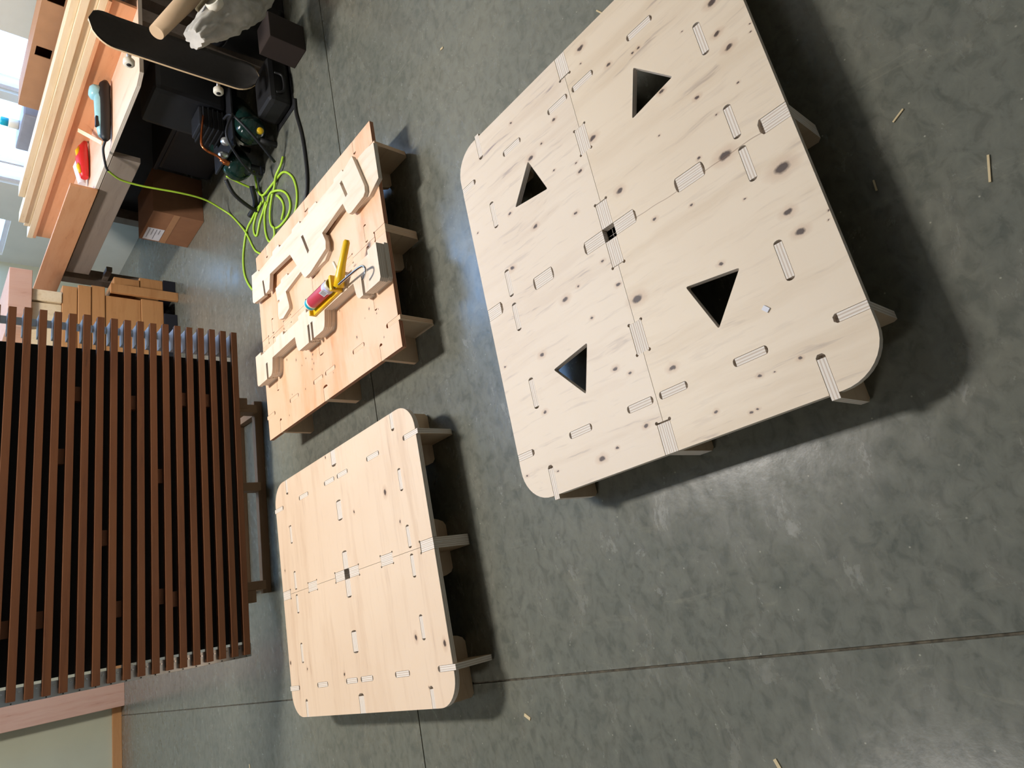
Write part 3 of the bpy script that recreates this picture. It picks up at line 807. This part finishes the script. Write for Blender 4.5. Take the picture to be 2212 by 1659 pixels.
# ------------------------------------------------------------------ skateboard
sk = empty('skateboard', (3.025, 2.85, 0.585))
yl = Vector((0.012, 0.06, 1)).normalized(); zl = Vector((-0.06, -1, 0.06)); zl = (zl - yl * zl.dot(yl)).normalized()
mm = Matrix((yl.cross(zl), yl, zl)).transposed().to_4x4(); mm.translation = sk.location; sk.matrix_world = mm
tag(sk, 'black skateboard standing on end against the workbench', 'skateboard')
LB, WBD = 0.405, 0.101
def deckpt(u, v):
    y = u * LB
    k = max(0.0, (abs(y) - (LB - WBD * 1.15)) / (WBD * 1.15))
    hw = WBD * math.sqrt(max(0.0, 1 - k ** 2.4)) * (1 - 0.03 * abs(u))
    z = 0.0
    if abs(y) > 0.29: z = ((abs(y) - 0.29) / 0.115) ** 1.35 * 0.036
    z += 0.010 * (v * v)
    return Vector((v * hw, y, z))
bm = bmesh.new(); NU, NV = 40, 8
top = [[bm.verts.new(deckpt(-1 + 2 * i / NU, -1 + 2 * j / NV)) for j in range(NV + 1)] for i in range(NU + 1)]
bot = [[bm.verts.new(deckpt(-1 + 2 * i / NU, -1 + 2 * j / NV) + Vector((0, 0, -0.011))) for j in range(NV + 1)] for i in range(NU + 1)]
for i in range(NU):
    for j in range(NV):
        f = bm.faces.new((top[i][j], top[i][j + 1], top[i + 1][j + 1], top[i + 1][j])); f.normal_flip(); f.material_index = 0; f.smooth = True
        f = bm.faces.new((bot[i][j], bot[i][j + 1], bot[i + 1][j + 1], bot[i + 1][j])); f.material_index = 1; f.smooth = True
for i in range(NU):
    for j in (0, NV):
        f = bm.faces.new((top[i][j], top[i + 1][j], bot[i + 1][j], bot[i][j])); f.material_index = 1
bmesh.ops.remove_doubles(bm, verts=bm.verts, dist=1e-5)
bmesh.ops.recalc_face_normals(bm, faces=bm.faces)
bm_out('deck', bm, ['grip', 'deck'], sk)
for sy in (-1, 1):
    bm = bmesh.new()
    add_box(bm, (-0.028, sy * 0.215 - 0.04, -0.026), (0.028, sy * 0.215 + 0.04, -0.0115), 0.004)
    add_tube(bm, [(-0.105, sy * 0.215, -0.058), (0.105, sy * 0.215, -0.058)], 0.011, 10)
    add_box(bm, (-0.02, sy * 0.215 - 0.02, -0.06), (0.02, sy * 0.215 + 0.02, -0.02), 0.005)
    tk = bm_out('truck', bm, 'steel', sk)
    for sx in (-1, 1):
        wl = lathe('wheel', [(0.010, -0.016), (0.022, -0.016), (0.0265, -0.010), (0.0265, 0.010), (0.022, 0.016), (0.010, 0.016)], 'white', sk, (sx * 0.098, sy * 0.215, -0.058), (1, 0, 0))
        lathe('bearing', [(0.0, -0.0175), (0.011, -0.0175), (0.011, 0.0175), (0, 0.0175)], 'rubber', wl)

# ------------------------------------------------------------------ air compressor
cp = empty('air_compressor', (2.95, 3.15, 0))
tag(cp, 'dark green twin tank air compressor with a copper pipe beside the workbench', 'compressor')
def cl(x, y, z): return Vector((x, y, z)) - cp.location
axd = Vector((0.84, 0.54, 0))
def tank(loc, ln, r):
    pr_ = []
    for i in range(9):
        t = R(90 * i / 8); pr_.append((r * math.sin(t), r * 0.62 * (1 - math.cos(t))))
    pr_ += [(r, ln)] + [(r * math.cos(R(90 * i / 6)), ln + r * 0.62 * math.sin(R(90 * i / 6))) for i in range(1, 7)]
    return lathe('tank', pr_, 'green', cp, cl(*loc), axd, 28)
tank((2.70, 3.22, 0.150), 0.40, 0.085)
tank((2.80, 3.00, 0.150), 0.40, 0.085)
bm = bmesh.new()
add_box(bm, cl(2.72, 3.04, 0.236), cl(3.20, 3.34, 0.250), 0.004)
bm_out('saddle_plate', bm, 'navy', cp)
bm = bmesh.new()
add_box(bm, cl(3.00, 3.10, 0.252), cl(3.27, 3.40, 0.630), 0.03)
bm_out('motor_shroud', bm, 'navy', cp)
bm = bmesh.new()
add_box(bm, cl(2.86, 3.12, 0.252), cl(2.995, 3.26, 0.400), 0.012)
pump = bm_out('pump_head', bm, 'navy', cp)
for i in range(5):
    bm = bmesh.new(); add_box(bm, cl(2.85, 3.11, 0.268 + i * 0.026), cl(2.99, 3.27, 0.276 + i * 0.026), 0.002)
    bm_out('cooling_fin', bm, 'navy', pump)
bm = bmesh.new(); add_tube(bm, spline([cl(2.93, 3.12, 0.375), cl(2.85, 3.10, 0.392), cl(2.76, 3.09, 0.405), cl(2.69, 3.09, 0.405), cl(2.662, 3.09, 0.375), cl(2.655, 3.10, 0.320), cl(2.63, 3.10, 0.285), cl(2.66, 3.14, 0.250)]), 0.0075, 8)
bm_out('copper_pipe', bm, 'copper', cp)
lathe('brass_fitting', [(0, 0), (0.016, 0), (0.016, 0.03), (0.010, 0.036), (0.010, 0.05), (0, 0.05)], 'copper', cp, cl(2.62, 3.095, 0.262), (0.2, -0.1, 1))
bm = bmesh.new()
add_tube(bm, spline([cl(2.64, 3.26, 0.22), cl(2.58, 3.30, 0.16), cl(2.545, 3.34, 0.05), cl(2.54, 3.345, 0.0)]), 0.012, 8)
bm_out('leg', bm, 'rubber', cp)
bm = bmesh.new(); add_tube(bm, spline([cl(2.66, 3.28, 0.06), cl(2.58, 3.34, 0.02), cl(2.56, 3.44, 0.018)]), 0.016, 8)
bm_out('rubber_foot', bm, 'rubber', cp)
bm = bmesh.new()
add_tube(bm, spline([cl(2.80, 2.90, 0.30), cl(2.66, 2.93, 0.33), cl(2.57, 3.02, 0.20), cl(2.60, 3.10, 0.08), cl(2.70, 3.13, 0.06)]), 0.007, 8)
bm_out('handle', bm, 'navy', cp)
bm = bmesh.new(); add_tube(bm, spline([cl(2.86, 3.02, 0.30), cl(2.80, 2.91, 0.30), cl(2.70, 2.90, 0.20), cl(2.62, 2.97, 0.05)]), 0.008, 8)
bm_out('flexible_line', bm, 'navy', cp)
lathe('gauge', [(0, 0), (0.022, 0), (0.024, 0.004), (0.024, 0.02), (0, 0.02)], 'alu', cp, cl(2.74, 3.06, 0.285), (-0.6, -0.6, 0.4))
lathe('regulator', [(0, 0), (0.016, 0), (0.018, 0.01), (0.018, 0.05), (0.010, 0.055), (0, 0.055)], 'alu', cp, cl(2.70, 3.12, 0.262), (-0.5, -0.3, 0.8))
lathe('valve_cap', [(0, 0), (0.018, 0), (0.018, 0.02), (0.012, 0.024), (0, 0.024)], 'yellow', cp, cl(2.74, 2.90, 0.155), (-0.4, -0.9, 0.2))
for (x, y) in ((2.80, 3.03), (2.75, 3.22), (3.06, 3.24), (3.03, 3.40)):
    bm = bmesh.new(); add_tube(bm, [cl(x, y, 0), cl(x, y, 0.10)], 0.018, 8); bm_out('foot', bm, 'rubber', cp)

# black shop vacuum, sack on a carton
tag(box('shade_sheet', (2.86, 2.76, 0), (3.86, 2.99, 0.006), 'rubber', bevel=0.001), 'thin black sheet standing in for the floor shade under the vacuum and tool bag', 'mat')  # black sheet put in for the dark shade on this strip of floor
vc = empty('shop_vacuum', (3.45, 2.855, 0.0062))
tag(vc, 'black canister shop vacuum in the shade between skateboard and canvas sack', 'vacuum')
lathe('canister', [(0, 0.05), (0.13, 0.05), (0.15, 0.06), (0.165, 0.30), (0.17, 0.31), (0, 0.31)], 'rubber', vc)
lathe('vacuum_lid', [(0, 0.31), (0.17, 0.31), (0.168, 0.345), (0.15, 0.37), (0.10, 0.385), (0.095, 0.42), (0, 0.425)], 'navy', vc)
lathe('lid_ring', [(0.118, 0.381), (0.128, 0.379), (0.130, 0.388), (0.120, 0.391)], 'grey', vc)
for a in (40, 130, 220, 310):
    lathe('wheel', [(0, -0.012), (0.026, -0.012), (0.028, 0), (0.026, 0.012), (0, 0.012)], 'rubber', vc, (0.125 * math.cos(R(a)), 0.125 * math.sin(R(a)), 0.028), (math.cos(R(a + 90)), math.sin(R(a + 90)), 0))
tag(box('brown_carton', (3.10, 2.56, 0.0), (3.275, 2.71, 0.205), 'card_shade', bevel=0.004), 'brown carton on the floor under the canvas sack, shade put into its colour', 'box')
# crumpled canvas tote lying on its side: flat bottom towards the lower right, gathered top to the upper left
bm = bmesh.new()
NR, NK = 40, 64
A_, B_ = Vector((3.20, 2.44, 0.330)), Vector((2.72, 2.44, 0.645))
axs = (B_ - A_).normalized(); up_ = Vector((0.45, -0.30, 0.84)); up_ = (up_ - axs * up_.dot(axs)).normalized(); sd_ = axs.cross(up_)
rings = []
for i in range(NR):
    t = i / (NR - 1)
    r = 0.125 * min(1.0, 0.55 + t * 9) * (1 - 0.62 * max(0.0, (t - 0.42) / 0.58) ** 1.2)
    c_ = A_ + (B_ - A_) * t
    row = []
    for k in range(NK):
        a = 2 * math.pi * k / NK
        ca, sa = math.cos(a), math.sin(a)
        n4 = (abs(ca) ** 3.4 + abs(sa) ** 3.4) ** (-1 / 3.4)
        q_ = Vector((ca * 0.5, sa * 0.5, t * 1.6))
        rr = r * n4 * (1 + 0.16 * noise.noise(q_ * 3.0 + Vector((5, 1, 2))) + 0.10 * noise.noise(q_ * 8.0) + 0.07 * t * math.sin(9 * a + 5 * t))
        rr *= 1 - 0.12 * max(0, math.sin(3 * a + 14 * t)) ** 6
        p = c_ + (sd_ * ca * 0.95 + up_ * sa * 0.80) * rr
        p.z = max(p.z, 0.202)
        row.append(bm.verts.new(p))
    rings.append(row)
for i in range(NR - 1):
    for k in range(NK):
        bm.faces.new((rings[i][k], rings[i][(k + 1) % NK], rings[i + 1][(k + 1) % NK], rings[i + 1][k])).smooth = True
bm.faces.new(list(reversed(rings[0]))); bm.faces.new(rings[-1])
sack = empty('canvas_sack', (3.05, 2.44, 0.202))
tag(sack, 'crumpled off white canvas tote lying beside the skateboard', 'bag')
so_ = bm_out('cloth', bm, 'canvas', sack, tuple(-Vector((3.05, 2.44, 0.202))))
lathe('rolled_rim', [(0.030, 0), (0.040, 0.004), (0.043, 0.020), (0.040, 0.040), (0.034, 0.042), (0.036, 0.020)], 'white', sack, tuple(Vector((2.895, 2.365, 0.560)) - Vector((3.05, 2.44, 0.202))), (0.1, -0.62, 0.75), 24)
bm = bmesh.new(); add_tube(bm, spline([(-0.20, -0.05, 0.44), (-0.13, -0.09, 0.40), (-0.06, -0.10, 0.36), (0.04, -0.09, 0.30)]), 0.010, 8); bm_out('strap', bm, 'strap', sack)
bg = empty('tool_bag', (3.08, 2.87, 0.0062))
tag(bg, 'low black tool bag on the floor below the skateboard', 'bag')
bm = bmesh.new(); add_box(bm, (-0.20, -0.10, 0), (0.11, 0.10, 0.128), 0.03); bm_out('bag_body', bm, 'rubber', bg)
bm = bmesh.new(); add_tube(bm, spline([(-0.14, -0.098, 0.09), (-0.12, -0.112, 0.05), (-0.02, -0.112, 0.05), (0.0, -0.098, 0.09)]), 0.008, 8); bm_out('handle', bm, 'rubber', bg)
tb = empty('cardboard_tube', (3.04, 2.70, 0.42))
tag(tb, 'thick beige cardboard tube leaning behind the canvas sack', 'tube')
bm = bmesh.new(); add_tube(bm, [(-0.05, 0.03, 0.30), (0.25, 0.0, 0.14), (0.48, -0.02, 0.02)], [0.036, 0.046, 0.052], 20); bm_out('tube_body', bm, 'kraft', tb)
tag(box('brown_board', (3.60, 2.56, 0.0), (3.86, 2.59, 0.80), 'card_dark', bevel=0.002), 'dark brown board standing upright past the end of the workbench', 'board')

# ------------------------------------------------------------------ cords and hose
hz = 0.0065
h1 = [(2.70,3.30,0.20),(2.68,3.31,0.10),(2.66,3.305,0.03),(2.60,3.27,hz),(2.552,3.260,hz),(2.559,3.352,hz),(2.537,3.439,hz),(2.520,3.513,hz),(2.469,3.566,hz),(2.370,3.613,hz),(2.261,3.618,hz),(2.167,3.579,hz),(2.079,3.512,hz)]
h2 = [(2.802,3.299,0.03),(2.722,3.314,0.015),(2.652,3.294,0.018),(2.573,3.230,0.02),(2.574,3.139,0.012),(2.569,3.041,0.012),(2.569,2.980,hz),(2.526,2.918,hz),(2.443,2.856,hz),(2.342,2.833,hz),(2.255,2.863,hz),(2.20,2.95,hz)]
h3 = [(2.649,2.939,0.012),(2.604,2.961,0.02),(2.572,3.028,0.024),(2.538,3.084,0.012),(2.496,3.130,0.012),(2.414,3.172,0.012),(2.339,3.174,0.012),(2.291,3.135,hz),(2.266,3.055,hz),(2.271,2.961,hz),(2.315,2.923,hz),(2.394,2.946,hz),(2.467,3.013,0.012),(2.515,3.114,0.022),(2.512,3.203,hz),(2.464,3.251,hz),(2.383,3.267,hz),(2.306,3.257,hz),(2.247,3.218,hz),(2.251,3.155,hz),(2.291,3.128,0.018)]
h4 = [(2.470,3.075,0.006),(2.457,3.052,0.014),(2.398,3.016,hz),(2.339,3.005,hz),(2.279,3.029,0.015)]
h5 = [(2.550,3.265,0.014),(2.527,3.372,hz),(2.478,3.423,hz),(2.420,3.420,hz),(2.393,3.384,hz),(2.453,3.332,hz),(2.490,3.272,hz),(2.512,3.203,0.016)]
bm = bmesh.new()
for h in (h1, h2, h3, h4, h5):
    add_tube(bm, spline(h, 6), 0.0068, 8)
tag(bm_out('air_hose', bm, 'hose'), 'lime green air hose lying in loose coils on the floor', 'hose')
cd = empty('tool_cable', (2.94, 3.64, BZ))
tag(cd, 'lime green power cord hanging from the workbench down to the floor', 'cord')
q = lambda p: tuple(Vector(p) - cd.location)
tube('cord_sleeve', [q((2.962, 3.603, BZ + 0.032)), q((2.925, 3.64, BZ + 0.036)), q((2.87, 3.70, BZ + 0.012)), q((2.862, 3.738, 0.722))], 0.0068, 'rubber', cd)
tube('cord', [q(p) for p in [(2.862, 3.738, 0.722), (2.860, 3.792, 0.645), (2.860, 3.803, 0.541), (2.860, 3.794, 0.439), (2.860, 3.781, 0.335), (2.860, 3.777, 0.225), (2.852, 3.782, 0.137), (2.82, 3.79, 0.050), (2.765, 3.755, 0.010), (2.664, 3.669, hz), (2.527, 3.551, hz + 0.008), (2.440, 3.506, hz), (2.367, 3.467, hz), (2.306, 3.427, hz), (2.252, 3.366, hz), (2.18, 3.28, hz)]], 0.0062, 'hose', cd)
tag(tube('black_cable', [(2.90, 2.735, 0.009), (2.801, 2.737, 0.009), (2.632, 2.703, 0.009), (2.470, 2.693, 0.009), (2.326, 2.702, 0.009), (2.237, 2.745, 0.009), (2.19, 2.863, 0.009), (2.1, 2.98, 0.009)], 0.009, 'rubber'), 'thick black cable curving over the floor past the hose', 'cable')

# ------------------------------------------------------------------ splinters and offcuts
def chip(x, y, ln, wd, ang_, lab, z=0.0, mat='chip'):
    bm = bmesh.new(); add_box(bm, (-ln / 2, -wd / 2, 0), (ln / 2, wd / 2, 0.003), 0.0008)
    for v_ in bm.verts: v_.co.y += v_.co.x * v_.co.x * 2.0
    tag(bm_out('wood_chip', bm, mat, None, (x, y, z + 0.0002), (0, 0, ang_)), lab, 'wood chip', 'wood chips and splinters')
chip(0.605, 0.115, 0.055, 0.0045, R(163), 'long thin pale splinter on the floor nearest the camera')
chip(0.690, 0.300, 0.026, 0.004, R(175), 'small splinter in the shadow of the nearest pallet')
chip(0.485, 0.545, 0.016, 0.011, R(40), 'tiny white square chip lying on the knotty pallet', HP, 'paper')
chip(-0.337, 1.743, 0.028, 0.010, R(60), 'pale chip on the floor near the left corner of the tan pallet')
chip(-0.452, 0.926, 0.022, 0.009, R(20), 'chip on bare floor close to the saw cut joint')
chip(0.830, 2.150, 0.016, 0.012, R(70), 'white chip on the floor at the corner of the tan pallet', 0, 'paper')
chip(0.807, 0.210, 0.030, 0.004, R(120), 'splinter on the floor beside the near edge of the knotty pallet')
chip(1.660, 0.790, 0.050, 0.005, R(30), 'pale splinter on the floor beyond the right edge of the knotty pallet')
chip(-0.537, 4.066, 0.022, 0.010, R(10), 'chip on the floor left of the slatted screen')
chip(2.165, 1.509, 0.018, 0.008, R(80), 'small chip on open floor right of the orange pallet')
